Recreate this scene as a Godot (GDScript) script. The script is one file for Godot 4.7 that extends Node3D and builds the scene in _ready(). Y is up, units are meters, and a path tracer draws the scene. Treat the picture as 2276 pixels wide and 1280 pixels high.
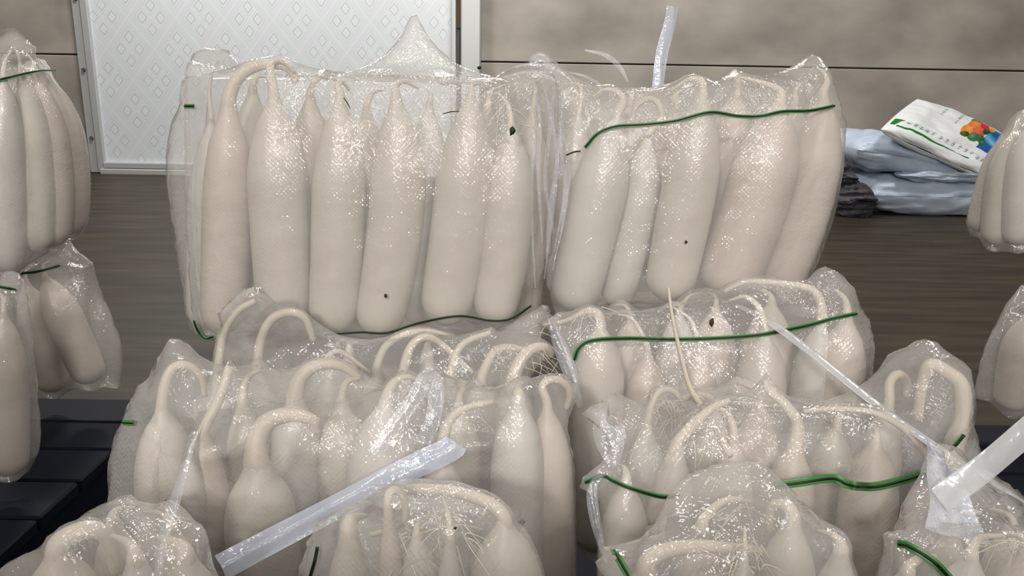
extends Node3D

const F := 1750.0            # focal length in pixels of the 2276x1280 frame
const EYE := Vector3(0, 0.9, 0)
const PITCH := -14.6
const ROLL := 1.0
const WALL := 7.6            # distance of the cold-room wall
const DECK := 0.15           # top of the plastic pallets

var turned := Basis()
var rng := RandomNumberGenerator.new()
var names := {}
var M := {}
var wrinkle := FastNoiseLite.new()
var fine := FastNoiseLite.new()

# ---------------------------------------------------------------- helpers

func P(px: float, py: float, d: float) -> Vector3:
	# a point that stands d metres in front of the eye, seen at that pixel
	var v: Vector3 = turned * Vector3((px - 1138.0) / F, (640.0 - py) / F, -1.0)
	return EYE + v * (d / -v.z)

func numbered(called: String) -> String:
	var n: int = names.get(called, 0)
	names[called] = n + 1
	return called if n == 0 else "%s_%03d" % [called, n]

func tag(o: Node, label: String, category: String, group := "", kind := "") -> void:
	if label: o.set_meta("label", label)
	if category: o.set_meta("category", category)
	if group: o.set_meta("group", group)
	if kind: o.set_meta("kind", kind)

func thing(called: String, label: String, category: String, at: Vector3, group := "") -> Node3D:
	var o := Node3D.new()
	o.name = numbered(called)
	add_child(o, true)
	o.position = at
	tag(o, label, category, group)
	return o

func put(parent: Node, called: String, mesh: Mesh, mat: Material, at := Vector3.ZERO) -> MeshInstance3D:
	var o := MeshInstance3D.new()
	o.name = numbered(called) if parent == self else called
	o.mesh = mesh
	o.material_override = mat
	o.position = at
	parent.add_child(o, true)
	return o

func struct(called: String, mesh: Mesh, mat: Material, at: Vector3, label: String) -> MeshInstance3D:
	var o := put(self, called, mesh, mat, at)
	tag(o, label, "", "", "structure")
	return o

func box(size: Vector3) -> BoxMesh:
	var b := BoxMesh.new()
	b.size = size
	return b

func bevel_box(s: Vector3, b: float) -> ArrayMesh:
	# a box with chamfered edges: the hull of three slightly smaller boxes
	var h := s / 2
	var st := SurfaceTool.new()
	st.begin(Mesh.PRIMITIVE_TRIANGLES)
	st.set_smooth_group(-1)
	var c := func(x: int, y: int, z: int, k: int) -> Vector3:
		var v := Vector3(x * h.x, y * h.y, z * h.z)
		for a in 3:
			if a != k: v[a] -= signf(v[a]) * b
		return v
	var quad := func(p: Array, out: Vector3):
		var n: Vector3 = (p[1] - p[0]).cross(p[2] - p[0])
		if n.dot(out) > 0: p.reverse()
		for i in [0, 1, 2, 0, 2, 3]: st.add_vertex(p[i])
	for k in 3:
		var u := (k + 1) % 3
		var w := (k + 2) % 3
		for s1 in [-1, 1]:
			var face := []
			for q in [[-1, -1], [1, -1], [1, 1], [-1, 1]]:
				var e := [0, 0, 0]
				e[k] = s1; e[u] = q[0]; e[w] = q[1]
				face.append(c.call(e[0], e[1], e[2], k))
			var out := Vector3.ZERO
			out[k] = s1
			quad.call(face, out)
			for s2 in [-1, 1]:
				var a := []
				for q in [[-1, k], [1, k], [1, u], [-1, u]]:
					var e := [0, 0, 0]
					e[k] = s1; e[u] = s2; e[w] = q[0]
					a.append(c.call(e[0], e[1], e[2], q[1]))
				var o2 := Vector3.ZERO
				o2[k] = s1; o2[u] = s2
				quad.call(a, o2)
	for x in [-1, 1]:
		for y in [-1, 1]:
			for z in [-1, 1]:
				var t := [c.call(x, y, z, 0), c.call(x, y, z, 1), c.call(x, y, z, 2)]
				if (t[1] - t[0]).cross(t[2] - t[0]).dot(Vector3(x, y, z)) > 0: t.reverse()
				for v in t: st.add_vertex(v)
	st.generate_normals()
	return st.commit()

func spline(pts: Array, n: int) -> PackedVector3Array:
	var out := PackedVector3Array()
	var k := pts.size()
	for i in n:
		var t := float(i) / (n - 1) * (k - 1)
		var a := mini(int(t), k - 2)
		var f := t - a
		var p0: Vector3 = pts[a - 1] if a > 0 else pts[0] * 2.0 - pts[1]
		var p3: Vector3 = pts[a + 2] if a + 2 < k else pts[k - 1] * 2.0 - pts[k - 2]
		out.append((pts[a] as Vector3).cubic_interpolate(pts[a + 1], p0, p3, f))
	return out

func tube(path: PackedVector3Array, radii: PackedFloat32Array, sides: int, lobes := 0.0, seed_ := 0.0) -> ArrayMesh:
	var V := PackedVector3Array()
	var UV := PackedVector2Array()
	var I := PackedInt32Array()
	var n := path.size()
	var side := Vector3.RIGHT
	for i in n:
		var t := (path[mini(i + 1, n - 1)] - path[maxi(i - 1, 0)]).normalized()
		side = (side - t * side.dot(t)).normalized()
		var up := t.cross(side)
		for j in sides:
			var a := TAU * j / sides
			var r := radii[i]
			if lobes > 0.0:
				r *= 1.0 + lobes * (sin(2.0 * a + seed_ + 1.3 * sin(i * 0.11 + seed_)) + 0.5 * sin(3.0 * a - seed_ * 2.0 + i * 0.09) + 0.7 * sin(i * 0.33 + seed_ * 3.0) * sin(a + seed_))
			V.append(path[i] + (side * cos(a) + up * sin(a)) * r)
			UV.append(Vector2(float(j) / sides, float(i) / n))
	for i in n - 1:
		for j in sides:
			var a := i * sides + j
			var b := i * sides + (j + 1) % sides
			I.append_array([a, b, a + sides, b, b + sides, a + sides])
	for e in 2:
		var c := V.size()
		V.append(path[0 if e == 0 else n - 1])
		UV.append(Vector2(0.5, e))
		for j in sides:
			var a := (0 if e == 0 else (n - 1) * sides) + j
			var b := (0 if e == 0 else (n - 1) * sides) + (j + 1) % sides
			I.append_array([c, b, a] if e == 0 else [c, a, b])
	return mesh_of(V, I, UV)

func mesh_of(V: PackedVector3Array, I: PackedInt32Array, UV := PackedVector2Array()) -> ArrayMesh:
	var N := PackedVector3Array()
	N.resize(V.size())
	for t in range(0, I.size(), 3):
		var a := I[t]
		var b := I[t + 1]
		var c := I[t + 2]
		var n := (V[c] - V[a]).cross(V[b] - V[a])
		N[a] += n; N[b] += n; N[c] += n
	for i in N.size():
		N[i] = N[i].normalized() if N[i].length_squared() > 1e-24 else Vector3.UP
	var arr := []
	arr.resize(Mesh.ARRAY_MAX)
	arr[Mesh.ARRAY_VERTEX] = V
	arr[Mesh.ARRAY_NORMAL] = N
	arr[Mesh.ARRAY_INDEX] = I
	if UV.size(): arr[Mesh.ARRAY_TEX_UV] = UV
	var m := ArrayMesh.new()
	m.add_surface_from_arrays(Mesh.PRIMITIVE_TRIANGLES, arr)
	return m

func moved(a: PackedVector3Array, by: Vector3) -> PackedVector3Array:
	var out := a.duplicate()
	for i in out.size(): out[i] -= by
	return out

# ---------------------------------------------------------------- materials

func mat(c: Color, rough: float, spec := 0.5) -> StandardMaterial3D:
	var m := StandardMaterial3D.new()
	m.albedo_color = c
	m.roughness = rough
	m.metallic_specular = spec
	return m

func noise_tex(size: int, freq: float, oct: int, lo: Color, hi: Color, seed_: int, sx := 1, kind := FastNoiseLite.TYPE_SIMPLEX_SMOOTH) -> ImageTexture:
	var n := FastNoiseLite.new()
	n.seed = seed_
	n.frequency = freq
	n.fractal_octaves = oct
	n.noise_type = kind
	var g := n.get_seamless_image(size, size)
	g.convert(Image.FORMAT_L8)
	var im := Image.create(size, size, false, Image.FORMAT_RGB8)
	for y in size:
		for x in size:
			im.set_pixel(x, y, lo.lerp(hi, g.get_pixel(x, y).r))
	return ImageTexture.create_from_image(im)

func film_normal(size: int, cells: int, weave: float, crinkle: float, strength: float, seed_: int) -> ImageTexture:
	# relief of woven plastic film: a fine basket weave over stretched streaks and crinkles
	var n := FastNoiseLite.new()
	n.seed = seed_
	n.frequency = 0.012
	n.fractal_octaves = 4
	n.fractal_type = FastNoiseLite.FRACTAL_RIDGED
	var g := n.get_seamless_image(size, size)
	g.convert(Image.FORMAT_L8)
	var s := FastNoiseLite.new()
	s.seed = seed_ + 5
	s.frequency = 0.02
	s.fractal_octaves = 3
	var g2 := s.get_seamless_image(size, size)
	g2.convert(Image.FORMAT_L8)
	var im := Image.create(size, size, false, Image.FORMAT_L8)
	var k := TAU * cells / size
	for y in size:
		var sy := sin(k * y)
		for x in size:
			var h := 0.5 + weave * sin(k * x) * sy * (0.35 + 1.3 * g2.get_pixel(x, y).r) + crinkle * (g.get_pixel(x, y).r - 0.5) + 0.05 * (g2.get_pixel((x / 6) % size, (y * 3) % size).r - 0.5)
			im.set_pixel(x, y, Color(h, h, h))
	im.bump_map_to_normal_map(strength)
	return ImageTexture.create_from_image(im)

func film_mat(alpha: float, tint: Color, tex: Texture2D, period: float, bump: float, rough := 0.06) -> StandardMaterial3D:
	var m := StandardMaterial3D.new()
	m.transparency = BaseMaterial3D.TRANSPARENCY_ALPHA
	m.albedo_color = Color(tint, alpha)
	m.roughness = rough
	m.metallic_specular = 0.5
	m.cull_mode = BaseMaterial3D.CULL_DISABLED
	m.normal_enabled = true
	m.normal_texture = tex
	m.normal_scale = bump
	m.uv1_triplanar = true
	m.uv1_scale = Vector3.ONE / period
	return m

func build_materials() -> void:
	M.weave = film_normal(1024, 48, 0.095, 0.36, 8.0, 3)
	M.crinkle = film_normal(512, 20, 0.0, 1.2, 8.0, 9)
	M.film = film_mat(0.26, Color(0.88, 0.865, 0.85), M.weave, 0.3, 1.0)
	M.flap = film_mat(0.3, Color(0.9, 0.92, 0.97), M.crinkle, 0.15, 0.9)
	M.veil = film_mat(0.1, Color(0.9, 0.92, 0.97), M.crinkle, 0.12, 0.6, 0.1)
	M.milky = film_mat(0.42, Color(0.84, 0.85, 0.86), M.crinkle, 0.25, 0.18, 0.15)
	M.shiny = film_mat(0.34, Color(0.86, 0.89, 0.96), M.crinkle, 0.22, 0.3, 0.08)
	M.strap = film_mat(0.12, Color(0.9, 0.93, 0.99), M.crinkle, 0.12, 0.9, 0.12)
	var skins := [
		[Color(0.755, 0.705, 0.66), Color(0.82, 0.775, 0.735)],
		[Color(0.765, 0.74, 0.715), Color(0.825, 0.805, 0.785)],
		[Color(0.755, 0.72, 0.675), Color(0.81, 0.785, 0.745)],
	]
	for i in 3:
		var m := mat(Color.WHITE, 0.42, 0.45)
		m.albedo_texture = noise_tex(256, 0.012, 4, skins[i][0], skins[i][1], 20 + i)
		m.uv1_triplanar = true
		m.uv1_scale = Vector3(3.0, 5.0, 3.0)
		M["skin%d" % i] = m
	M.root = mat(Color(0.80, 0.755, 0.695), 0.45, 0.45)
	M.hair = mat(Color(0.85, 0.81, 0.74), 0.6)
	M.green = mat(Color(0.27, 0.50, 0.26), 0.4)
	M.black = mat(Color(0.03, 0.05, 0.035), 0.5)
	M.leaf = mat(Color(0.10, 0.20, 0.09), 0.6)
	M.brown = mat(Color(0.22, 0.2, 0.1), 0.7)
	# wall panels, concrete floor, door
	var wall := mat(Color.WHITE, 0.55, 0.4)
	wall.albedo_texture = noise_tex(512, 0.006, 5, Color(0.54, 0.52, 0.49), Color(0.73, 0.70, 0.665), 41)
	wall.uv1_triplanar = true
	wall.uv1_world_triplanar = true
	wall.uv1_scale = Vector3(0.26, 0.4, 0.26)
	M.wall = wall
	M.joint = mat(Color(0.16, 0.14, 0.12), 0.9)
	var fl := mat(Color.WHITE, 0.5, 0.35)
	fl.albedo_texture = noise_tex(1024, 0.006, 5, Color(0.125, 0.106, 0.078), Color(0.268, 0.230, 0.172), 57)
	fl.uv1_triplanar = true
	fl.uv1_world_triplanar = true
	fl.uv1_scale = Vector3(0.2, 0.5, 1.5)
	M.floor = fl
	M.ceiling = mat(Color(0.75, 0.74, 0.72), 0.8)
	M.alu = mat(Color(0.74, 0.75, 0.75), 0.4)
	M.alu.metallic = 0.35
	M.alu_dark = mat(Color(0.32, 0.33, 0.33), 0.5)
	M.pallet = mat(Color(0.015, 0.04, 0.11), 0.65, 0.3)
	M.rust = mat(Color(0.36, 0.29, 0.22), 0.9)
	var door := mat(Color.WHITE, 0.3, 0.5)
	door.albedo_texture = door_print()
	door.albedo_color = Color(1.0, 1.0, 1.0)
	M.door = door
	var lamp := mat(Color(1, 1, 1), 0.5)
	lamp.emission_enabled = true
	lamp.emission = Color(1.0, 0.98, 0.95)
	lamp.emission_energy_multiplier = 3.0
	M.lamp = lamp

func door_print() -> ImageTexture:
	# one repeat of the printed lattice: clusters of four small outlined diamonds between pale bands
	var w := 384
	var h := 480
	var im := Image.create(w, h, false, Image.FORMAT_RGB8)
	var stain := FastNoiseLite.new()
	stain.frequency = 0.01
	for y in h:
		for x in w:
			var u := float(x) / w
			var v := float(y) / h
			var c := 0.0
			for o in [Vector2(0.5, 0.5), Vector2(0, 0), Vector2(1, 0), Vector2(0, 1), Vector2(1, 1)]:
				var d := absf(u - o.x) + absf(v - o.y)      # diamond metric of the cluster
				if d > 0.5: continue
				for q in [Vector2(0, -0.19), Vector2(0, 0.19), Vector2(-0.19, 0), Vector2(0.19, 0)]:
					var e := absf(u - o.x - q.x) + absf(v - o.y - q.y)
					c += 0.85 * smoothstep(0.016, 0.006, absf(e - 0.095))
					c += 0.3 * smoothstep(0.014, 0.004, absf(e - 0.15))
				for ring in [0.36, 0.395, 0.43, 0.465]:
					c += 0.28 * smoothstep(0.013, 0.004, absf(d - ring))
			var base := Color(0.85, 0.88, 0.885).lerp(Color(0.86, 0.87, 0.90), 0.5 + 0.5 * sin(u * TAU) * sin(v * TAU))
			im.set_pixel(x, y, base.lerp(Color(0.60, 0.625, 0.64), minf(c, 1.0) * 0.55))
	return ImageTexture.create_from_image(im)

# ---------------------------------------------------------------- radishes

func body_radius(t: float, R: float, tip: float, sh := 0.4) -> float:
	# t: 0 at the leaf end, 1 at the neck where the tap root begins
	var s := 1.0 - t
	var f := 1.0
	if s < sh:
		var k := s / sh
		f = tip / R + (1.0 - tip / R) * sin(PI / 2 * pow(k, 0.95)) * smoothstep(-0.06, 0.12 + 1.1 * tip / R, k)
	elif s > 0.55:
		f = 1.0 - 0.12 * pow((s - 0.55) / 0.45, 2.0)
	if t < 0.11:
		var k2 := 1.0 - t / 0.11
		f *= sqrt(maxf(1.0 - k2 * k2, 0.03))
	return R * f

func bag(phrase: String, label: String, called := "produce_bag") -> Dictionary:
	return {"phrase": phrase, "label": label, "called": called, "rads": [], "balls": [], "yaw": 0.0}

func rad(b: Dictionary, what: String, nx: float, ny: float, bx: float, by: float, w: float, d: float, o := {}) -> Node3D:
	var neck := P(nx, ny, d)
	var R := 0.5 * w * (1.07 if o.has("len") else 1.0) * d / F
	var base := P(bx, by, o.get("db", d))
	if o.has("len"):
		base = neck + Vector3((bx - nx) * d / F, -float(o.len), float(o.get("lz", 0.0)))
	var tail_r: float = 0.5 * float(o.get("tw", clampf(w * 0.17, 9.0, 24.0))) * d / F
	var bend: Vector3 = turned.x * (float(o.get("bend", 0.0)) * d / F)
	var n := 46
	var path := PackedVector3Array()
	var radii := PackedFloat32Array()
	for i in n:
		var t := float(i) / (n - 1)
		t = t if t > 0.12 else 0.12 * (1.0 - cos(t / 0.12 * PI / 2))
		path.append(base.lerp(neck, t) + bend * 4.0 * t * (1.0 - t))
		radii.append(body_radius(t, R, tail_r, float(o.get("sh", 0.24 if o.has("len") else 0.4))))
	radii[n - 1] *= 0.88
	radii[n - 2] *= 0.95
	var root := thing("white_radish", what, "radish", base, "white radishes in the " + b.phrase)
	put(root, "body", tube(moved(path, base), radii, 22, 0.012, rng.randf() * 9.0), M["skin%d" % rng.randi_range(0, 2)])
	var balls := []
	for i in range(1, n, 2): balls.append([path[i], radii[i] + 0.0025])
	var tail: Array = o.get("tail", [])
	if tail.is_empty():
		var s := -1.0 if rng.randf() < 0.5 else 1.0
		tail = [nx + s * 6.0, ny - w * 0.22, nx + s * w * 0.25, ny - w * 0.38, nx + s * w * 0.55, ny - w * 0.25]
	var tz: float = o.get("tz", -0.03)
	var pts := [path[n - 4], neck]
	var k := tail.size() / 2
	for i in k:
		pts.append(P(tail[2 * i], tail[2 * i + 1], d - tz * (i + 1.0) / k))
	var tp := spline(pts, 12 + 5 * k)
	var tr := PackedFloat32Array()
	for i in tp.size():
		var t := maxf(0.0, float(i) / (tp.size() - 1) - 0.14) / 0.86
		tr.append(lerpf(tail_r, float(o.get("te", 0.25)) * tail_r, pow(t, 0.8)))
	tr[0] *= 0.95
	put(root, "root_tail", tube(moved(tp, base), tr, 10, 0.03, rng.randf() * 9.0), M.root)
	for i in range(1, tp.size()): balls.append([tp[i], maxf(tr[i] + 0.003, 0.0085)])
	var lo := neck.min(base) - Vector3.ONE * R
	b.rads.append(balls)
	if o.has("hairs"):
		var hp := PackedVector3Array(tp)
		put(root, "root_hair", hair_mesh(hp, base, int(o.hairs), 0.035), M.hair).set_meta("kind", "stuff")
	return root

func hair_mesh(path: PackedVector3Array, base: Vector3, n: int, size: float) -> ArrayMesh:
	var st := SurfaceTool.new()
	st.begin(Mesh.PRIMITIVE_TRIANGLES)
	for i in n:
		var at_ := rng.randi_range(path.size() / 4, path.size() - 1)
		var p: Vector3 = path[at_] - base + Vector3(rng.randf_range(-1, 1), rng.randf_range(-1, 0.4), rng.randf_range(-0.3, 0.6)) * 0.014
		var tang := (path[mini(at_ + 1, path.size() - 1)] - path[at_ - 1]).normalized()
		var v := (tang * rng.randf_range(-0.6, 1.2) + 0.55 * Vector3(rng.randf_range(-1, 1), rng.randf_range(-1, 0.3), rng.randf_range(-0.6, 0.6))).normalized()
		var w := Vector3(rng.randf_range(-1, 1), rng.randf_range(-1.4, -0.1), rng.randf_range(-1, 1)) * 1.2
		var l := size * rng.randf_range(0.25, 0.9)
		var q := PackedVector3Array()
		var r := PackedFloat32Array()
		for k in 6:
			var t := k / 5.0
			q.append(p + v * l * t + w * l * t * t)
			r.append(lerpf(0.0007, 0.0002, t))
		st.append_from(tube(q, r, 4), 0, Transform3D.IDENTITY)
	return st.commit()

# ---------------------------------------------------------------- plastic film drawn tight over what a bag holds

func spike(b: Dictionary, pts: Array, r := 0.009) -> void:
	# a fold of the bag that stands up: px, py, depth of its ridge, one after the other
	var p := []
	for q in pts: p.append(P(q[0], q[1], q[2]))
	var n := 1
	if p.size() > 1:
		var l := 0.0
		for i in p.size() - 1: l += p[i].distance_to(p[i + 1])
		n = maxi(2, int(l / 0.008))
	var s := spline(p, n) if p.size() > 1 else PackedVector3Array(p)
	var balls := []
	for q in s: balls.append([q, r])
	b.balls.append(balls)

func film(b: Dictionary, step := 0.011, grow := 0.0) -> Node3D:
	var turn := Basis(Vector3.UP, b.yaw)
	var inv := turn.inverse()
	var lo := Vector3.ONE * 1e9
	var hi := -lo
	var sets := []
	for set_ in b.rads + b.balls:
		var a := Vector3.ONE * 1e9
		var z := -a
		var pos := PackedVector3Array()
		var r := PackedFloat32Array()
		for q in set_:
			var p: Vector3 = inv * q[0]
			var e := Vector3.ONE * float(q[1])
			pos.append(p)
			r.append(q[1])
			a = a.min(p - e)
			z = z.max(p + e)
		sets.append([pos, r, (a + z) / 2, (z - a).length() / 2])
		lo = lo.min(a)
		hi = hi.max(z)
	lo.y = maxf(lo.y, DECK + 0.004)
	hi += Vector3.ONE * grow
	var mid := (lo + hi) / 2
	var h := (hi - lo) / 2 + Vector3(0.004, 0.002, 0.004)
	var R := minf(0.11, 0.85 * minf(h.x, minf(h.y, h.z)))
	var n := Vector3i(int(ceil(2 * h.x / step)), int(ceil(2 * h.y / step)), int(ceil(2 * h.z / step)))
	var id := PackedInt32Array()
	id.resize((n.x + 1) * (n.y + 1) * (n.z + 1))
	id.fill(-1)
	var O := PackedVector3Array()
	var D := PackedVector3Array()
	var L: Array[Vector3i] = []
	var core := h - Vector3.ONE * R
	for i in n.x + 1:
		for j in n.y + 1:
			var inner := i > 0 and i < n.x and j > 0 and j < n.y
			for k in ([0, n.z] if inner else range(n.z + 1)):
				var p := Vector3((2.0 * i / n.x - 1) * h.x, (2.0 * j / n.y - 1) * h.y, (2.0 * k / n.z - 1) * h.z)
				var c := p.clamp(-core, core)
				id[(i * (n.y + 1) + j) * (n.z + 1) + k] = O.size()
				O.append(c + mid)
				D.append((p - c).normalized())
				L.append(Vector3i(i, j, k))
	var N := O.size()
	var nb := PackedInt32Array()
	nb.resize(N * 4)
	nb.fill(-1)
	var steps := [Vector3i(1, 0, 0), Vector3i(-1, 0, 0), Vector3i(0, 1, 0), Vector3i(0, -1, 0), Vector3i(0, 0, 1), Vector3i(0, 0, -1)]
	for v in N:
		var c := 0
		for s in steps:
			var q: Vector3i = L[v] + s
			if q.x < 0 or q.y < 0 or q.z < 0 or q.x > n.x or q.y > n.y or q.z > n.z: continue
			var m := id[(q.x * (n.y + 1) + q.y) * (n.z + 1) + q.z]
			if m >= 0 and c < 4:
				nb[v * 4 + c] = m
				c += 1
	var ob := PackedFloat32Array()
	ob.resize(N)
	for v in N:        # on the flats the film may sink far in; over rounded edges it stops at the core
		var d := D[v].abs()
		ob[v] = 0.004 if maxf(d.x, maxf(d.y, d.z)) < 0.9999 else -0.8 * (core.x if d.x > 0.5 else core.y if d.y > 0.5 else core.z)
	for s in sets:
		var pos: PackedVector3Array = s[0]
		var rr: PackedFloat32Array = s[1]
		var bc: Vector3 = s[2]
		var br: float = s[3]
		var bn := pos.size()
		var a: Vector3 = pos[0]
		for v in N:
			var o := O[v]
			var d := D[v]
			var q := bc - o
			var t := q.dot(d)
			if t < -br - 0.2 or q.length_squared() - t * t > br * br: continue
			var best := ob[v]
			for i in bn:
				q = pos[i] - o
				t = q.dot(d)
				if t + rr[i] <= best: continue
				var e := rr[i] * rr[i] - (q.length_squared() - t * t)
				if e > 0.0: best = maxf(best, t + sqrt(e))
			ob[v] = best
	var pull: float = float(b.get("suck", 9.0)) * step * step / 4.0
	var r := PackedFloat32Array()
	r.resize(N)
	for v in N: r[v] = ob[v]
	for it in 3:       # start a little proud of what lies inside, then let the film find its balance
		var e := r.duplicate()
		for v in N:
			for k in 4:
				var m := nb[v * 4 + k]
				if m >= 0: e[v] = maxf(e[v], r[m] - 0.003)
		r = e
	for it in 60:
		for v in N:
			var sum := 0.0
			var c := 0
			var w := v * 4
			for k in 4:
				var m := nb[w + k]
				if m >= 0:
					sum += r[m]
					c += 1
			r[v] = maxf(ob[v], r[v] + 1.6 * (sum / c - pull - r[v]))
	var at := turn * Vector3(mid.x, lo.y, mid.z)
	var V := PackedVector3Array()
	V.resize(N)
	for v in N:
		var p := O[v] + D[v] * r[v]
		var slack := smoothstep(0.0015, 0.012, r[v] - ob[v])
		var e := 0.0006 * fine.get_noise_3dv(p)
		e += slack * 0.0045 * (0.35 - absf(wrinkle.get_noise_3d(p.x * 1.7, p.y * 0.8, p.z * 1.7)) * 2.2)
		p += D[v] * e
		p.y = maxf(p.y, DECK + 0.003)
		V[v] = turn * p - at
	var I := PackedInt32Array()
	for ax in 3:
		var u := (ax + 1) % 3
		var w := (ax + 2) % 3
		for side in 2:
			for i in n[u]:
				for j in n[w]:
					var c: Array[int] = []
					for q in [[0, 0], [1, 0], [1, 1], [0, 1]]:
						var e := Vector3i()
						e[ax] = n[ax] * side
						e[u] = i + q[0]
						e[w] = j + q[1]
						c.append(id[(e.x * (n.y + 1) + e.y) * (n.z + 1) + e.z])
					I.append_array([c[0], c[2], c[1], c[0], c[3], c[2]] if side == 1 else [c[0], c[1], c[2], c[0], c[2], c[3]])
	var root := thing(b.called, b.label, "bag", at, "clear bags of white radishes")
	put(root, "film", mesh_of(V, I), M.film)
	b.root = root
	b.at = at
	var W := V.duplicate()
	for v in N: W[v] += at
	b.skin = W
	return root

func on_film(b: Dictionary, px: float, py: float, fallback: float) -> float:
	# how far the bag's film lies in front of the eye at that pixel
	var dir := (P(px, py, 1.0) - EYE).normalized()
	var near := 1e9
	var close: Array[Vector2] = []
	for p in b.skin:
		var q: Vector3 = p - EYE
		var t := q.dot(dir)
		var off := q.length_squared() - t * t
		if off < 0.000225 and t > 0.2:
			close.append(Vector2(t, off))
			near = minf(near, t)
	if close.is_empty(): return fallback
	var s := 0.0
	var w := 0.0
	for c in close:
		if c.x < near + 0.02:
			var k := 1.0 / (c.y + 0.00002)
			s += c.x * k
			w += k
	return (s / w) * -dir.z

func stripe(b: Dictionary, pts: Array, width: float, thread := 0.28, fallback := 1.0) -> void:
	# the green seam band of a bag with its black thread, laid on the film along those pixels
	var flat := []
	for i in range(0, pts.size(), 2): flat.append(Vector3(pts[i], pts[i + 1], 0))
	var line := spline(flat, maxi(6, flat.size() * 9))
	var deep := PackedFloat32Array()
	for p in line:
		var d := on_film(b, p.x, p.y, fallback)
		if absf(d - fallback) > 0.14: d = fallback
		deep.append(d)
	for it in 14:
		var e := deep.duplicate()
		for i in range(1, deep.size() - 1):
			e[i] = (deep[i - 1] + 2 * deep[i] + deep[i + 1]) / 4
			if it < 3: e[i] = minf(deep[i], e[i])
		deep = e
	var path := PackedVector3Array()
	for i in line.size(): path.append(P(line[i].x, line[i].y, deep[i] - 0.004) - b.at)
	var band := ribbon(path, width, 0.0005, Vector3(0, 0.25, 1))
	var o := put(b.root, "seam_band", band, M.green)
	o.set_meta("label", "green woven seam band with a black centre thread")
	var tr := PackedFloat32Array()
	var up := PackedVector3Array()
	for p in path:
		tr.append(width * thread * 0.5)
		up.append(p + Vector3(0, 0.0003, 0.0012))
	put(o, "seam_thread", tube(up, tr, 6), M.black)

func ribbon(path: PackedVector3Array, width: float, thick: float, facing: Vector3, fold := 0.0, rise := 1, twist := 0.0, taper := 0.0) -> ArrayMesh:
	# a flat strip with thickness: its width runs across the path, its face looks about that way
	var V := PackedVector3Array()
	var I := PackedInt32Array()
	var n := path.size()
	var m := 7
	for i in n:
		var t := (path[mini(i + 1, n - 1)] - path[maxi(i - 1, 0)]).normalized()
		var f := facing.rotated(t, twist * (float(i) / n - 0.5))
		var x := t.cross(f).normalized()
		var z := x.cross(t).normalized()
		var wide := width * (1.0 - taper * (1.0 - sin(PI * (i + 0.3) / (n - 0.4))))
		for s in 2:
			for j in m:
				var u := float(j) / (m - 1) - 0.5
				V.append(path[i] + x * u * wide + z * ((s - 0.5) * thick + fold * wide * (cos(u * TAU * rise) * 0.5 + 0.22 * sin(u * 9.0 + i * 0.21))))
	for i in n - 1:
		for s in 2:
			for j in m - 1:
				var a := (i * 2 + s) * m + j
				var c := a + 2 * m
				I.append_array([a, a + 1, c, a + 1, c + 1, c] if s == 1 else [a, c, a + 1, a + 1, c, c + 1])
		for e in [0, m - 1]:
			var a: int = i * 2 * m + e
			var c: int = a + m
			I.append_array([a, c, a + 2 * m, c, c + 2 * m, a + 2 * m] if e == 0 else [a, a + 2 * m, c, c, a + 2 * m, c + 2 * m])
	for e in [0, n - 1]:
		for j in m - 1:
			var a: int = e * 2 * m + j
			I.append_array([a, a + 1, a + m, a + 1, a + 1 + m, a + m] if e != 0 else [a, a + m, a + 1, a + 1, a + m, a + 1 + m])
	return mesh_of(V, I)

func pleat(b: Dictionary, called: String, pts: Array, width: float, fold := 0.15, facing := Vector3(0.2, 0.1, 1)) -> void:
	# a gathered fold of the bag's film standing free of it, or a drawn-out strand of it
	var p := []
	for q in pts: p.append(P(q[0], q[1], q[2]) - b.at)
	put(b.root, called, ribbon(spline(p, 26), width, 0.0005, facing, fold, 2, 1.2, 0.75), M.veil)

func strap(label: String, pts: Array, width: float, fold: float, facing: Vector3, twist := 0.0, m: Material = null) -> void:
	var p := []
	for q in pts: p.append(P(q[0], q[1], q[2]))
	var s := spline(p, 40)
	var at: Vector3 = s[s.size() - 1]
	for q in s:
		if q.y < at.y: at = q
	var o := put(self, "plastic_strap", ribbon(moved(s, at), width, 0.0008, facing, fold, 1, twist), m if m else M.strap, at)
	tag(o, label, "strap")

func scrap(called: String, label: String, px: float, py: float, d: float, size: float, m: Material, long := 1.0) -> void:
	var at := P(px, py, d)
	var V := PackedVector3Array([Vector3(0, 0, size * 0.25)])
	var I := PackedInt32Array()
	for i in 9:
		var a := TAU * i / 9
		V.append(Vector3(cos(a) * size * rng.randf_range(0.6, 1.2), sin(a) * size * long * rng.randf_range(0.6, 1.2), 0))
	V.append(Vector3(0, 0, -size * 0.2))
	for i in 9:
		var a := 1 + i
		var c := 1 + (i + 1) % 9
		I.append_array([0, c, a, 10, a, c])
	tag(put(self, called, mesh_of(V, I), m, at), label, "scrap")

# ---------------------------------------------------------------- scene

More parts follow.
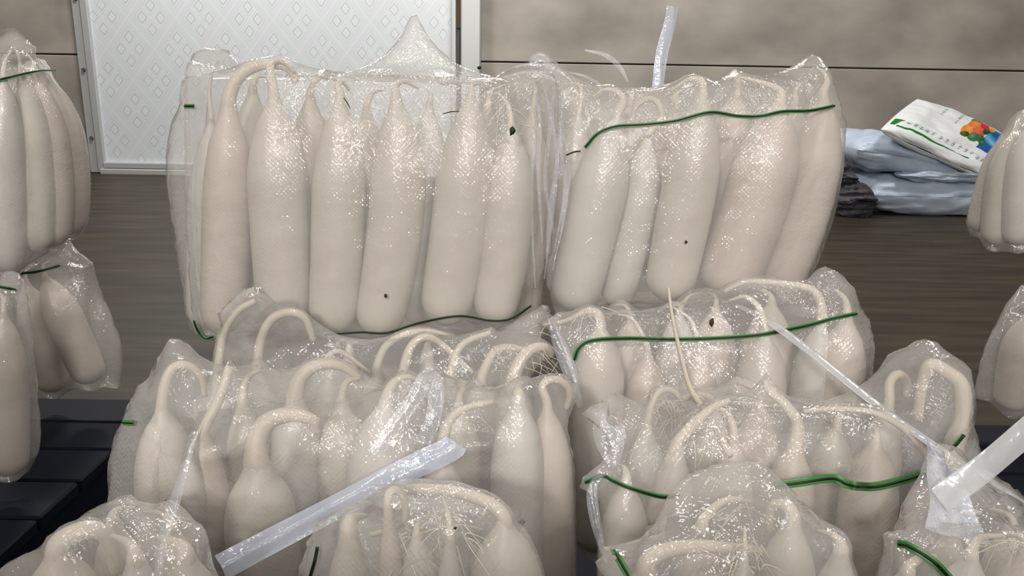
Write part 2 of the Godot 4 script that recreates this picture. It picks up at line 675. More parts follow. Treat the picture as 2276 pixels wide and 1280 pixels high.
func _ready() -> void:
	turned = Basis.from_euler(Vector3(deg_to_rad(PITCH), 0, deg_to_rad(ROLL)))
	var cam := Camera3D.new()
	cam.name = "camera"
	cam.fov = rad_to_deg(2.0 * atan(640.0 / F))
	cam.near = 0.02
	cam.far = 60.0
	cam.transform = Transform3D(turned, EYE)
	add_child(cam)
	var env := Environment.new()
	env.background_mode = Environment.BG_COLOR
	env.background_color = Color(0.02, 0.02, 0.02)
	env.ambient_light_source = Environment.AMBIENT_SOURCE_DISABLED
	env.tonemap_mode = Environment.TONE_MAPPER_LINEAR
	env.tonemap_exposure = 1.02
	env.sdfgi_enabled = true
	env.ssao_enabled = true
	env.ssil_enabled = true
	var we := WorldEnvironment.new()
	we.name = "surroundings"
	we.environment = env
	add_child(we)
	rng.seed = 11
	wrinkle.seed = 4
	wrinkle.frequency = 22.0
	wrinkle.fractal_octaves = 3
	fine.seed = 8
	fine.frequency = 60.0
	build_materials()
	lamps()
	unseen_flood_lamps()
	room()
	door()
	pallets()
	sacks()
	upper_left_bag()
	upper_right_bag()
	middle_left_bag()
	middle_right_bag()
	lower_left_bag()
	lower_right_bag()
	nearest_bags()
	neighbour_bags()
	straps()

const CEIL := 4.4

func lamps() -> void:  # ceiling lamps out of view, placed to light wall, door, sacks and stack
	var spots := [[-2.6, -5.9, 15.0, "above the patterned door"], [0.4, -5.9, 9.0, "above the wall between door and sacks"], [3.4, -4.4, 9.0, "above the folded sacks"],
		[-1.2, -0.9, 1.1, "straight above the stack, on the door side"], [1.2, -0.9, 1.1, "straight above the stack, on the sack side"],
		[-1.9, 0.7, 1.3, "over the door side of the radish stack"], [1.7, 0.7, 1.3, "over the sack side of the radish stack"],
		[-1.5, 2.9, 2.0, "one row behind the stack, on the door side"], [1.5, 2.9, 2.0, "one row behind the stack, on the sack side"],
		[-1.2, 6.9, 8.0, "in the last row, on the door side"], [2.0, 6.9, 8.0, "in the last row, on the sack side"]]
	for s in spots:
		var t := thing("unseen_ceiling_lamp", "unseen white LED panel lamp on ceiling " + s[3], "lamp", Vector3(s[0], CEIL - 0.06, s[1]))
		put(t, "housing", bevel_box(Vector3(1.2, 0.06, 0.5), 0.012), M.alu, Vector3(0, 0.03, 0))
		put(t, "diffuser", bevel_box(Vector3(1.12, 0.02, 0.42), 0.006), M.lamp, Vector3(0, -0.008, 0))
		var l := AreaLight3D.new()
		l.name = "lamp_light"
		l.area_size = Vector2(1.1, 0.4)
		l.light_energy = s[2]
		l.light_color = Color(1.0, 0.985, 0.965)
		l.area_range = 20.0
		l.area_attenuation = 2.0
		l.shadow_enabled = true
		t.add_child(l)
		l.position = Vector3(0, -0.03, 0)
		l.rotation_degrees = Vector3(-90, 0, 0)

func unseen_flood_lamps() -> void:
	# unseen floodlights on stems behind the viewer, placed to light the stack's front
	for s in [[0.95, 2.95, 4.3, 10.0, "the sack side"], [-1.35, 3.15, 4.6, 15.0, "the door side"]]:
		var at := Vector3(s[0], s[1], s[2])
		var t := thing("unseen_flood_lamp", "unseen LED floodlight hanging from the ceiling, aimed at the bags from " + s[4], "lamp", at)
		t.basis = Basis.looking_at(Vector3(0.1, 0.7, -1.1) - at)
		put(t, "housing", bevel_box(Vector3(0.62, 0.5, 0.1), 0.02), M.alu_dark, Vector3(0, 0, 0.06))
		put(t, "lamp_glass", bevel_box(Vector3(0.56, 0.44, 0.02), 0.006), M.lamp)
		var st := put(t, "stem", tube(PackedVector3Array([Vector3.ZERO, Vector3(0, (CEIL - s[1]) / 2, 0), Vector3(0, CEIL - s[1], 0)]), PackedFloat32Array([0.012, 0.012, 0.012]), 10), M.alu_dark)
		st.transform = Transform3D(t.basis.inverse(), Vector3(0, 0, 0.08))
		var l := AreaLight3D.new()
		l.name = "lamp_light"
		l.area_size = Vector2(0.54, 0.42)
		l.light_energy = s[3]
		l.light_color = Color(1.0, 0.985, 0.965)
		l.area_range = 20.0
		l.area_attenuation = 2.0
		l.shadow_enabled = true
		t.add_child(l)
		l.position = Vector3(0, 0, -0.03)

func room() -> void:
	struct("floor", box(Vector3(16, 0.3, 18)), M.floor, Vector3(0, -0.15, 0.6), "dark brown worn concrete floor")
	struct("ceiling", box(Vector3(16, 0.2, 18)), M.ceiling, Vector3(0, CEIL + 0.1, 0.6), "pale ceiling")
	struct("wall_left", box(Vector3(0.2, CEIL, 18)), M.wall, Vector3(-7.6, CEIL / 2, 0.6), "grey panel wall on the left")
	struct("wall_right", box(Vector3(0.2, CEIL, 18)), M.wall, Vector3(7.6, CEIL / 2, 0.6), "grey panel wall on the right")
	struct("wall_front", box(Vector3(16, CEIL, 0.2)), M.wall, Vector3(0, CEIL / 2, 9.5), "grey panel wall behind the viewer")
	struct("wall_added_shade", bevel_box(Vector3(4.4, 1.13, 0.16), 0.02), M.wall, Vector3(0.1, 0.565, 0.7), "added half-height wall behind the viewer, shading the nearest bags")  # added out of view to keep the floodlights off the nearest bags
	for x in [-1.85, 1.75]:
		struct("wall_added_shade", bevel_box(Vector3(2.0, 1.5, 0.16), 0.02), M.wall, Vector3(x, 0.75, 0.88), "taller wing of the added wall behind the viewer, shading the side bags")  # added wings, they darken the lower bags at both sides
	var back := struct("wall_back", box(Vector3(16, CEIL, 0.2)), M.joint, Vector3(0, CEIL / 2, -WALL - 0.14), "grimy grey insulated panel wall with a dark horizontal joint")
	var y := 0.0
	for row in 4:
		var top := 1.085 + row * 1.1
		var hgt := minf(top, CEIL) - y - 0.012
		for c in 3:
			put(back, "wall_panel", bevel_box(Vector3(13.18 if c == 1 else 1.38, hgt, 0.05), 0.006), M.wall, Vector3(-7.3 + 7.3 * c, y + hgt / 2 + 0.006 - CEIL / 2, 0.115))
		y = top

func door() -> void:
	# the patterned sliding door leans on the wall's face; its corners are read off at the wall's distance
	var d := WALL - 0.06
	var bl := P(238, 384, d)
	var br := P(1014, 398, d)
	var tl := P(196, 0, d)
	var x0 := bl.x
	var x1 := br.x
	var y0 := 0.03
	var h := 3.0
	var t := thing("door_1", "white sliding door printed with a diamond lattice, in an aluminium frame", "door", Vector3((x0 + x1) / 2, y0, -d))
	var w := x1 - x0
	var V := PackedVector3Array([Vector3(-w / 2, 0, 0), Vector3(w / 2, 0, 0), Vector3(w / 2, h, 0), Vector3(-w / 2, h, 0), Vector3(-w / 2, 0, -0.05), Vector3(w / 2, 0, -0.05), Vector3(w / 2, h, -0.05), Vector3(-w / 2, h, -0.05)])
	var U := PackedVector2Array()
	for v in V: U.append(Vector2(v.x / 0.443, -v.y / 0.556))
	put(t, "door_leaf", mesh_of(V, PackedInt32Array([0, 2, 1, 0, 3, 2, 4, 5, 6, 4, 6, 7, 0, 4, 7, 0, 7, 3, 1, 6, 5, 1, 2, 6, 0, 1, 5, 0, 5, 4, 3, 7, 6, 3, 6, 2]), U), M.door)
	# aluminium edge: a stepped profile at the left, a wide jamb with a slot at the right, two rails below
	put(t, "edge_profile", bevel_box(Vector3(0.07, h + 0.05, 0.075), 0.008), M.alu, Vector3(-w / 2 - 0.03, h / 2, 0.0))
	put(t, "edge_profile", bevel_box(Vector3(0.075, h + 0.05, 0.05), 0.006), M.alu, Vector3(-w / 2 - 0.11, h / 2, -0.01))
	put(t, "edge_profile", bevel_box(Vector3(0.045, h, 0.06), 0.006), M.alu, Vector3(w / 2 - 0.02, h / 2, 0.01))
	put(t, "bottom_rail", bevel_box(Vector3(w + 0.02, 0.055, 0.07), 0.008), M.alu, Vector3(0, 0.05, 0.01))
	put(t, "bottom_rail", bevel_box(Vector3(w + 0.08, 0.06, 0.09), 0.01), M.alu, Vector3(0, -0.012, 0.015))
	put(t, "rail_gap", box(Vector3(w, 0.012, 0.05)), M.alu_dark, Vector3(0, 0.022, 0.012))
	for i in 5:
		var s := CylinderMesh.new()
		s.top_radius = 0.016
		s.bottom_radius = 0.02
		s.height = 0.02
		s.radial_segments = 12
		var o := put(t, "screw_cap", s, M.alu_dark, Vector3(-w / 2 - 0.10, 0.3 + i * 0.62, 0.022))
		o.rotation_degrees.x = 90
	var j := thing("door_jamb", "scuffed aluminium jamb beside the patterned door, stained brown near its top", "jamb", Vector3(x1 + 0.115, 0, -WALL + 0.04))
	put(j, "post", bevel_box(Vector3(0.185, 3.1, 0.1), 0.012), M.alu, Vector3(0.02, 1.55, 0))
	put(j, "post_slot", box(Vector3(0.028, 3.1, 0.05)), M.alu_dark, Vector3(-0.095, 1.55, -0.005))
	put(j, "rust_streak", bevel_box(Vector3(0.045, 0.42, 0.012), 0.004), M.rust, Vector3(-0.10, 1.58, 0.03))
	var sc := SphereMesh.new()
	sc.radius = 0.02
	sc.height = 0.03
	put(j, "bolt_head", sc, M.black, Vector3(0.10, 1.03, 0.05))

func pallets() -> void:
	var lay := [[-1.32, -1.76, 1.0, 1.2, "blue plastic pallet in shadow under the bags by the door"], [0.06, -1.46, 1.3, 1.25, "blue plastic pallet under the main stack of radish bags"], [1.36, -1.7, 1.1, 1.1, "blue plastic pallet under the bags on the far right"]]
	for a in lay:
		var w: float = a[2]
		var l: float = a[3]
		var t := thing("plastic_pallet", a[4], "pallet", Vector3(a[0], 0, a[1] + l / 2))
		var n := 9
		for i in n:
			put(t, "deck_slat", bevel_box(Vector3(w, 0.025, l / n - 0.006), 0.004), M.pallet, Vector3(0, DECK - 0.0125, -l / 2 + (i + 0.5) * l / n))
		for x in [-0.44, 0.0, 0.44]:
			put(t, "runner", bevel_box(Vector3(0.1, DECK - 0.026, l), 0.006), M.pallet, Vector3(x * w, (DECK - 0.026) / 2, 0))

func pillow(size: Vector3, puff: float, seed_: int, rough := 0.02, ex := 6.0) -> ArrayMesh:
	# a filled sack: rounded full sides that meet in a seam, with soft dents and long creases
	var n := FastNoiseLite.new()
	n.seed = seed_
	n.frequency = 2.2
	n.fractal_octaves = 4
	var V := PackedVector3Array()
	var U := PackedVector2Array()
	var I := PackedInt32Array()
	var a := 48
	var c := 40
	for s in 2:
		for j in c + 1:
			for i in a + 1:
				var u := sin((2.0 * i / a - 1.0) * PI / 2)
				var v := sin((2.0 * j / c - 1.0) * PI / 2)
				var k := pow(maxf(0.0, 1.0 - pow(absf(u), ex)), 0.5) * pow(maxf(0.0, 1.0 - pow(absf(v), ex)), 0.5)
				var p := Vector3(u * size.x / 2, 0, v * size.z / 2)
				var e := n.get_noise_3d(p.x, s * 3.0, p.z)
				p.x *= 1.0 - 0.03 * v * v
				p.z *= 1.0 - 0.05 * u * u
				p.y = (1.0 if s == 0 else -1.0) * k * size.y / 2 * (1.0 + puff * (1.0 - u * u)) + k * (e * rough * 2.0 - rough * absf(n.get_noise_2d(p.x * 0.6 + 7, p.z * 3.0)) * 3.0)
				p.z += v * rough * 2.0 * n.get_noise_3d(p.x * 1.2, p.y * 9.0 + s, 5.0)
				V.append(p)
				U.append(Vector2(u * 0.5 + 0.5, v * 0.5 + 0.5))
		var o := s * (a + 1) * (c + 1)
		for j in c:
			for i in a:
				var q := o + j * (a + 1) + i
				I.append_array([q, q + 1, q + a + 2, q, q + a + 2, q + a + 1] if s == 0 else [q, q + a + 2, q + 1, q, q + a + 1, q + a + 2])
	return mesh_of(V, I, U)

func skewed(m: ArrayMesh, b: Basis) -> ArrayMesh:
	var a := m.surface_get_arrays(0)
	var V: PackedVector3Array = a[Mesh.ARRAY_VERTEX]
	for i in V.size(): V[i] = b * V[i]
	return mesh_of(V, a[Mesh.ARRAY_INDEX], a[Mesh.ARRAY_TEX_UV])

func sack_print() -> ImageTexture:
	# the printed face: fruit picture and blue field at one end, green band, small green and grey writing
	var w := 768
	var h := 448
	var im := Image.create(w, h, false, Image.FORMAT_RGB8)
	im.fill(Color(0.87, 0.88, 0.89))
	var green := Color(0.05, 0.42, 0.16)
	var grey := Color(0.45, 0.5, 0.5)
	# picture
	for y in range(40, 300):
		for x in range(430, 650):
			if x > 560: im.set_pixel(x, y, Color(0.05, 0.36, 0.66).lerp(Color(0.5, 0.78, 0.92), clampf(1.0 - absf((y - 150 - (x - 560) * 0.4) / 60.0), 0.0, 1.0)))
	var balls := [[452, 70, 46, Color(0.35, 0.4, 0.12)], [470, 120, 62, Color(0.84, 0.45, 0.22)], [455, 190, 60, Color(0.88, 0.52, 0.2)], [505, 165, 48, Color(0.85, 0.38, 0.32)], [520, 75, 44, Color(0.82, 0.1, 0.22)], [565, 60, 30, Color(0.93, 0.62, 0.15)], [545, 120, 24, Color(0.1, 0.3, 0.14)], [540, 215, 36, Color(0.12, 0.36, 0.2)], [500, 235, 40, Color(0.2, 0.42, 0.25)], [575, 245, 26, Color(0.1, 0.38, 0.28)], [440, 240, 30, Color(0.12, 0.3, 0.12)]]
	for b in balls:
		for y in range(maxi(36, b[1] - b[2]), mini(300, b[1] + b[2])):
			for x in range(b[0] - b[2], b[0] + b[2]):
				var q: float = Vector2(x - b[0], y - b[1]).length() / b[2]
				if q < 1.0: im.set_pixel(x, y, (b[3] as Color).lerp(Color(0.95, 0.85, 0.6), 0.35 * clampf(1.0 - Vector2(x - b[0] + b[2] * 0.3, y - b[1] + b[2] * 0.3).length() / b[2] * 1.6, 0, 1)))
	# green field with two white characters at the end
	im.fill_rect(Rect2i(672, 30, 64, 290), green)
	var white := Color(0.94, 0.95, 0.94)
	for k in 2:
		var y0 := 70 + k * 96
		for s in ([[680, 22, 48, 8], [700, 4, 8, 70], [684, 40, 14, 26], [712, 40, 14, 26]] if k == 0 else [[684, 8, 40, 8], [680, 28, 48, 8], [700, 8, 8, 30], [690, 40, 10, 32], [708, 40, 12, 32], [684, 70, 42, 7]]):
			im.fill_rect(Rect2i(s[0], y0 + s[1], s[2], s[3]), white)
	# green line near the edge, its triangle, and rows of small writing
	im.fill_rect(Rect2i(60, 398, 520, 12), green)
	for y in range(0, 70):
		im.fill_rect(Rect2i(20, 330 + y, maxi(4, 62 - y / 2), 1), green)
	for i in 5: glyph(im, 100 + i * 42, 338, 34, Color(0.2, 0.5, 0.33), i)
	for i in 6: glyph(im, 330 + i * 46, 352, 26, grey, i + 7)
	for i in 4: glyph(im, 610 + i * 34, 372, 28, Color(0.3, 0.36, 0.36), i + 15)
	for i in 3: glyph(im, 210, 60 + i * 34, 26, Color(0.4, 0.55, 0.47), i + 21)
	for i in 5: glyph(im, 330, 50 + i * 28, 20, grey, i + 25)
	im.fill_rect(Rect2i(590, 358, 150, 3), grey)
	im.fill_rect(Rect2i(700, 420, 60, 14), green)
	return ImageTexture.create_from_image(im)

func glyph(im: Image, x: int, y: int, s: int, c: Color, k: int) -> void:
	# strokes of one small blocky character
	var t := maxi(3, s / 8)
	for i in 3:
		im.fill_rect(Rect2i(x + (k * 5 + i * 3) % 5, y + i * s / 3, s - (k * 3 + i * 7) % 9, t), c)
	im.fill_rect(Rect2i(x + s / 3 + (k * 7) % 6, y, t, s - (k * 3) % 5), c)
	if k % 2: im.fill_rect(Rect2i(x + s * 2 / 3, y + s / 4, t, s * 2 / 3), c)
	if k % 3 == 0: im.fill_rect(Rect2i(x, y + s / 3, t, s / 2), c)

func sacks() -> void:
	var pale := mat(Color(0.76, 0.81, 0.87), 0.4, 0.5)
	pale.albedo_texture = noise_tex(128, 0.02, 4, Color(0.86, 0.87, 0.9), Color(1, 1, 1), 71)
	pale.uv1_triplanar = true
	pale.uv1_scale = Vector3(1.2, 1.2, 1.2)
	var smear := mat(Color(0.22, 0.22, 0.25), 0.6)
	var d := 6.2
	var c := P(2035, 452, d)
	var a := thing("folded_sack", "pale blue plastic sack lying flat, lowest of the pile by the wall", "sack", Vector3(c.x, 0.0, c.z), "sacks piled against the wall")
	put(a, "sack_body", pillow(Vector3(1.25, 0.3, 0.95), 0.08, 3, 0.015), pale, Vector3(0.05, 0.15, 0))
	put(a, "tied_end", pillow(Vector3(0.22, 0.24, 0.75), 0.1, 9, 0.04), pale, Vector3(0.52, 0.15, 0.14))
	var c2 := P(2030, 372, d)
	var b := thing("folded_sack", "pale blue plastic sack with creased front, lying on the lowest sack", "sack", Vector3(c2.x, 0.27, c2.z), "sacks piled against the wall")
	var bm := put(b, "sack_body", pillow(Vector3(1.4, 0.27, 0.9), 0.05, 5, 0.02), pale, Vector3(0.02, 0.125, 0))
	bm.rotation_degrees = Vector3(2, 2, -8)
	put(b, "folded_hem", pillow(Vector3(0.9, 0.05, 0.16), 0.1, 15, 0.02), pale, Vector3(0.12, 0.03, 0.42))
	var w := thing("crumpled_bag", "crumpled dark plastic bag stuffed against the end of the lowest sack", "bag", Vector3(P(1895, 450, 5.8).x, 0, -5.8))
	put(w, "bag_body", pillow(Vector3(0.3, 0.22, 0.3), 0.3, 12, 0.035, 3.0), smear, Vector3(-0.02, 0.12, 0))
	put(w, "bag_twist", pillow(Vector3(0.16, 0.2, 0.22), 0.3, 18, 0.05, 3.0), smear, Vector3(-0.1, 0.26, -0.02))
	var printed := mat(Color.WHITE, 0.4, 0.5)
	printed.albedo_texture = sack_print()
	var pa := P(1956, 288, 5.68)
	var pb := P(2190, 398, 5.68)
	var pc := P(2262, 318, 6.3)
	var pd := P(2034, 216, 6.3)
	var x := ((pb - pa) + (pc - pd)) / 2
	var z := ((pa - pd) + (pb - pc)) / 2
	var e := thing("printed_sack", "white plastic sack printed with fruit, a blue field and green writing, topmost of the pile", "sack", (pa + pb + pc + pd) / 4, "sacks piled against the wall")
	put(e, "sack_body", skewed(pillow(Vector3(x.length(), 0.13, z.length()), 0.2, 8, 0.012, 5.0), Basis(x.normalized(), z.cross(x).normalized(), z.normalized())), printed)
	var g := thing("plastic_scrap", "small torn white plastic scrap on the dark grime by the lowest sack", "scrap", P(1878, 455, 5.75))
	put(g, "scrap_body", pillow(Vector3(0.12, 0.04, 0.08), 0.2, 31, 0.01), pale)

# each bag: its radishes from left to right, the folds that stand up, then the film and its green seams

func row(b: Dictionary, where: String, list: Array) -> void:
	# list: [trait, neck x, neck y, base x, base y, width, depth, options]
	var ord := ["first", "second", "third", "fourth", "fifth", "sixth", "seventh", "eighth", "ninth"]
	for i in list.size():
		var a: Array = list[i]
		var o: Dictionary = a[7] if a.size() > 7 else {}
		rad(b, "%s white radish, %s from left in the %s, %s" % [a[0], ord[i], where, b.phrase], a[1], a[2], a[3], a[4], a[5], a[6], o)

func upper_left_bag() -> void:
	var b := bag("upper left bag", "clear woven plastic bag of six upright radishes, standing before the patterned door")
	b.suck = 4.5
	row(b, "front row", [
		["thick-hooked", 508, 222, 492, 742, 108, 1.13, {"tail": [524, 180, 556, 152, 600, 143, 640, 152, 658, 182], "tw": 34, "te": 0.5, "bend": 6}],
		["broad", 608, 205, 634, 716, 132, 1.12, {"tail": [602, 165, 603, 142, 625, 135, 655, 160], "tw": 26, "bend": 0}],
		["straight", 756, 212, 738, 738, 121, 1.11, {"tail": [750, 192, 762, 182, 776, 200], "tw": 24, "bend": 6}],
		["bulging", 879, 208, 832, 746, 124, 1.11, {"tail": [880, 190, 900, 181, 930, 196], "tw": 24, "bend": 26}],
		["leaning", 1047, 205, 982, 720, 128, 1.11, {"tail": [1048, 192, 1060, 186], "tw": 20, "bend": 12}],
		["shorter", 1136, 275, 1093, 718, 112, 1.11, {"tail": [1132, 245, 1120, 220, 1100, 205], "tw": 20, "bend": 14, "hairs": 20}]])
	row(b, "back row", [
		["bluish", 470, 262, 455, 735, 88, 1.2, {"tail": [465, 215, 470, 165, 485, 135]}],
		["round-tipped", 562, 190, 560, 720, 110, 1.22, {"tail": [575, 170, 600, 175]}],
		["half-hidden", 690, 205, 690, 720, 115, 1.22, {"tail": [705, 175, 730, 165, 745, 180]}],
		["half-hidden", 815, 235, 800, 720, 115, 1.22, {"tail": [830, 205, 850, 200]}],
		["pointed", 955, 228, 930, 720, 105, 1.21, {"tail": [958, 210, 950, 198]}],
		["half-hidden", 1085, 235, 1060, 720, 112, 1.22, {"tail": [1090, 205, 1120, 190]}],
		["pointed", 1185, 240, 1160, 715, 95, 1.2, {"tail": [1190, 205, 1195, 175, 1180, 160], "hairs": 25}]])
	spike(b, [[925, 170, 1.3], [926, 120, 1.3], [922, 44, 1.31]])
	spike(b, [[926, 60, 1.31], [970, 130, 1.3], [1015, 160, 1.29]])
	spike(b, [[432, 250, 1.2], [432, 150, 1.22], [452, 118, 1.22], [500, 122, 1.22]])
	spike(b, [[412, 238, 1.2], [388, 290, 1.2], [379, 400, 1.2], [396, 540, 1.2], [424, 690, 1.2]])
	spike(b, [[1195, 150, 1.18], [1225, 190, 1.16], [1232, 330, 1.16], [1212, 560, 1.15]])
	spike(b, [[440, 730, 1.36], [1180, 730, 1.36]])
	spike(b, [[460, 300, 1.36], [1180, 300, 1.36]])
	film(b)
	for q in [[[1180, 160], [1198, 260], [1196, 380], [1206, 540]], [[1236, 150], [1226, 260], [1238, 380], [1210, 620]], [[1200, 170], [1222, 260], [1212, 400], [1232, 520]], [[1168, 175], [1186, 300], [1180, 430], [1190, 640]], [[1246, 180], [1240, 330], [1222, 470], [1216, 560]]]:
		pleat(b, "film_pleat", [[q[0][0], q[0][1], 1.1], [q[1][0], q[1][1], 1.1], [q[2][0], q[2][1], 1.095], [q[3][0], q[3][1], 1.09]], 0.006, 0.4)
	pleat(b, "film_strand", [[1140, 150, 1.14], [1180, 142, 1.14], [1230, 152, 1.14], [1262, 168, 1.14]], 0.005, 0.3)
	pleat(b, "film_strand", [[1120, 172, 1.13], [1170, 160, 1.13], [1222, 172, 1.12], [1250, 190, 1.12]], 0.004, 0.3)
	pleat(b, "crumpled_corner", [[1186, 165, 1.16], [1184, 142, 1.16], [1194, 126, 1.16], [1214, 132, 1.16], [1218, 158, 1.16]], 0.014, 0.5)
	stripe(b, [722, 744, 800, 738, 860, 739, 930, 718, 1020, 702, 1090, 712, 1135, 708, 1180, 680], 0.0032, 0.8, 1.07)
	stripe(b, [410, 236, 432, 236], 0.006, 0.3, 1.17)
	stripe(b, [431, 712, 440, 735, 456, 752, 474, 748], 0.004, 0.5, 1.14)

func upper_right_bag() -> void:
	var b := bag("upper right bag", "clear woven plastic bag of leaning radishes with a green seam, beside the upper left bag")
	b.suck = 4.5
	row(b, "front row", [
		["bright", 1372, 255, 1268, 690, 122, 1.17, {"tail": [1385, 225, 1372, 205, 1345, 200, 1320, 215], "tw": 24, "bend": 2}],
		["narrow", 1440, 300, 1362, 680, 92, 1.2, {"tail": [1470, 265, 1462, 230, 1440, 220, 1412, 240, 1405, 280], "tw": 16, "te": 0.7, "bend": 10}],
		["upright", 1562, 205, 1478, 668, 122, 1.16, {"tail": [1556, 180, 1530, 178, 1495, 200], "tw": 26, "bend": 8}],
		["widest", 1735, 222, 1598, 660, 146, 1.17, {"tail": [1734, 205, 1716, 192, 1685, 182, 1645, 172], "tw": 26, "bend": 14}],
		["slanting", 1830, 205, 1716, 655, 112, 1.19, {"tail": [1838, 185, 1832, 165, 1815, 150], "tw": 22, "bend": 24}]])
	row(b, "back row", [
		["yellowish stubby", 1288, 245, 1262, 560, 66, 1.22, {"tail": [1292, 200, 1275, 185, 1255, 195], "hairs": 30}],
		["half-hidden", 1400, 240, 1370, 640, 110, 1.28, {"tail": [1405, 215, 1420, 205]}],
		["half-hidden", 1505, 240, 1470, 640, 110, 1.28, {"tail": [1500, 215, 1530, 190]}],
		["rounded", 1640, 185, 1600, 640, 100, 1.27, {"tail": [1642, 168, 1630, 165]}],
		["half-hidden", 1768, 225, 1740, 640, 112, 1.28, {"tail": [1770, 200, 1790, 180]}]])
	spike(b, [[1760, 200, 1.24], [1798, 134, 1.24], [1830, 160, 1.22], [1858, 240, 1.2]])
	spike(b, [[1868, 270, 1.2], [1858, 400, 1.2], [1822, 540, 1.2], [1762, 645, 1.2]])
	spike(b, [[1200, 175, 1.2], [1190, 130, 1.22], [1225, 140, 1.22], [1240, 175, 1.2]])
	spike(b, [[1232, 330, 1.17], [1225, 480, 1.17], [1226, 630, 1.16]])
	spike(b, [[1250, 640, 1.38], [1740, 640, 1.38]])
	b.yaw = 0.06
	film(b)
	pleat(b, "film_strand", [[1246, 160, 1.2], [1290, 166, 1.2], [1330, 186, 1.19], [1344, 204, 1.19]], 0.0045, 0.3)
	pleat(b, "film_strand", [[1300, 112, 1.24], [1345, 122, 1.24], [1378, 150, 1.24], [1396, 182, 1.23]], 0.008, 0.2)
	pleat(b, "film_pleat", [[1252, 190, 1.14], [1246, 330, 1.13], [1256, 420, 1.13], [1232, 560, 1.12]], 0.006, 0.4)
	pleat(b, "film_pleat", [[1270, 350, 1.13], [1262, 420, 1.13], [1250, 500, 1.12], [1228, 600, 1.11]], 0.004, 0.4)
	stripe(b, [1300, 328, 1330, 296, 1370, 281, 1430, 277, 1500, 269, 1577, 250, 1640, 258, 1690, 258, 1740, 248, 1800, 246, 1855, 235], 0.0052, 0.45, 1.13)
	stripe(b, [1258, 345, 1275, 338, 1290, 336], 0.002, 0.9, 1.15)

func middle_left_bag() -> void:
	var b := bag("middle left bag", "clear woven plastic bag with looped root tips, squeezed under the upper left bag")
	var o := 0.37
	row(b, "front row", [
		["long-looped", 482, 850, 480, 0, 66, 1.0, {"len": 0.34, "tail": [488, 790, 500, 735, 530, 690, 568, 668], "tw": 22, "te": 0.7}],
		["loop-tipped", 572, 815, 565, 0, 88, 1.0, {"len": 0.36, "tail": [580, 755, 603, 710, 642, 694, 678, 708, 696, 756], "tw": 24, "te": 0.7}],
		["thin-rooted", 730, 830, 730, 0, 84, 1.02, {"len": 0.36, "tail": [728, 795, 748, 781, 772, 790, 822, 828], "tw": 18, "te": 0.5}],
		["high-arched", 836, 822, 830, 0, 92, 1.03, {"len": 0.36, "tail": [858, 770, 902, 743, 952, 737, 1006, 748], "tw": 22, "te": 0.6}],
		["fork-tailed", 896, 830, 892, 0, 96, 0.99, {"len": 0.36, "tail": [909, 779, 934, 752, 966, 754, 1005, 786, 1050, 828], "tw": 26, "te": 0.4}],
		["tall-tipped", 1000, 845, 990, 0, 92, 1.0, {"len": 0.36, "tail": [1015, 785, 1041, 757, 1090, 739], "tw": 24, "te": 0.5}],
		["curl-tipped", 1070, 842, 1066, 0, 100, 0.99, {"len": 0.36, "tail": [1085, 804, 1103, 778, 1136, 772, 1171, 780], "tw": 26, "te": 0.6, "hairs": 20}],
		["stout-hooked", 1142, 838, 1130, 0, 112, 0.98, {"len": 0.36, "tail": [1158, 800, 1184, 775, 1213, 772, 1226, 790], "tw": 38, "te": 0.45, "hairs": 20}]])
	row(b, "back row", [
		["round-tipped", 950, 778, 948, 0, 62, 1.06, {"len": 0.37, "tail": [952, 765, 962, 762], "tw": 30}],
		["knob-tipped", 776, 772, 776, 0, 60, 1.07, {"len": 0.36, "tail": [778, 760, 800, 765], "tw": 20}]])
	spike(b, [[560, 720, 0.99], [574, 648, 0.99]])
	spike(b, [[500, 700, 0.99], [540, 660, 0.99], [574, 648, 0.99]])
	spike(b, [[1200, 740, 1.05], [1210, 690, 1.06]])
	spike(b, [[440, 900, 0.99], [450, 1000, 0.98]])
	spike(b, [[560, 820, 1.3], [1150, 820, 1.3]])
	film(b)

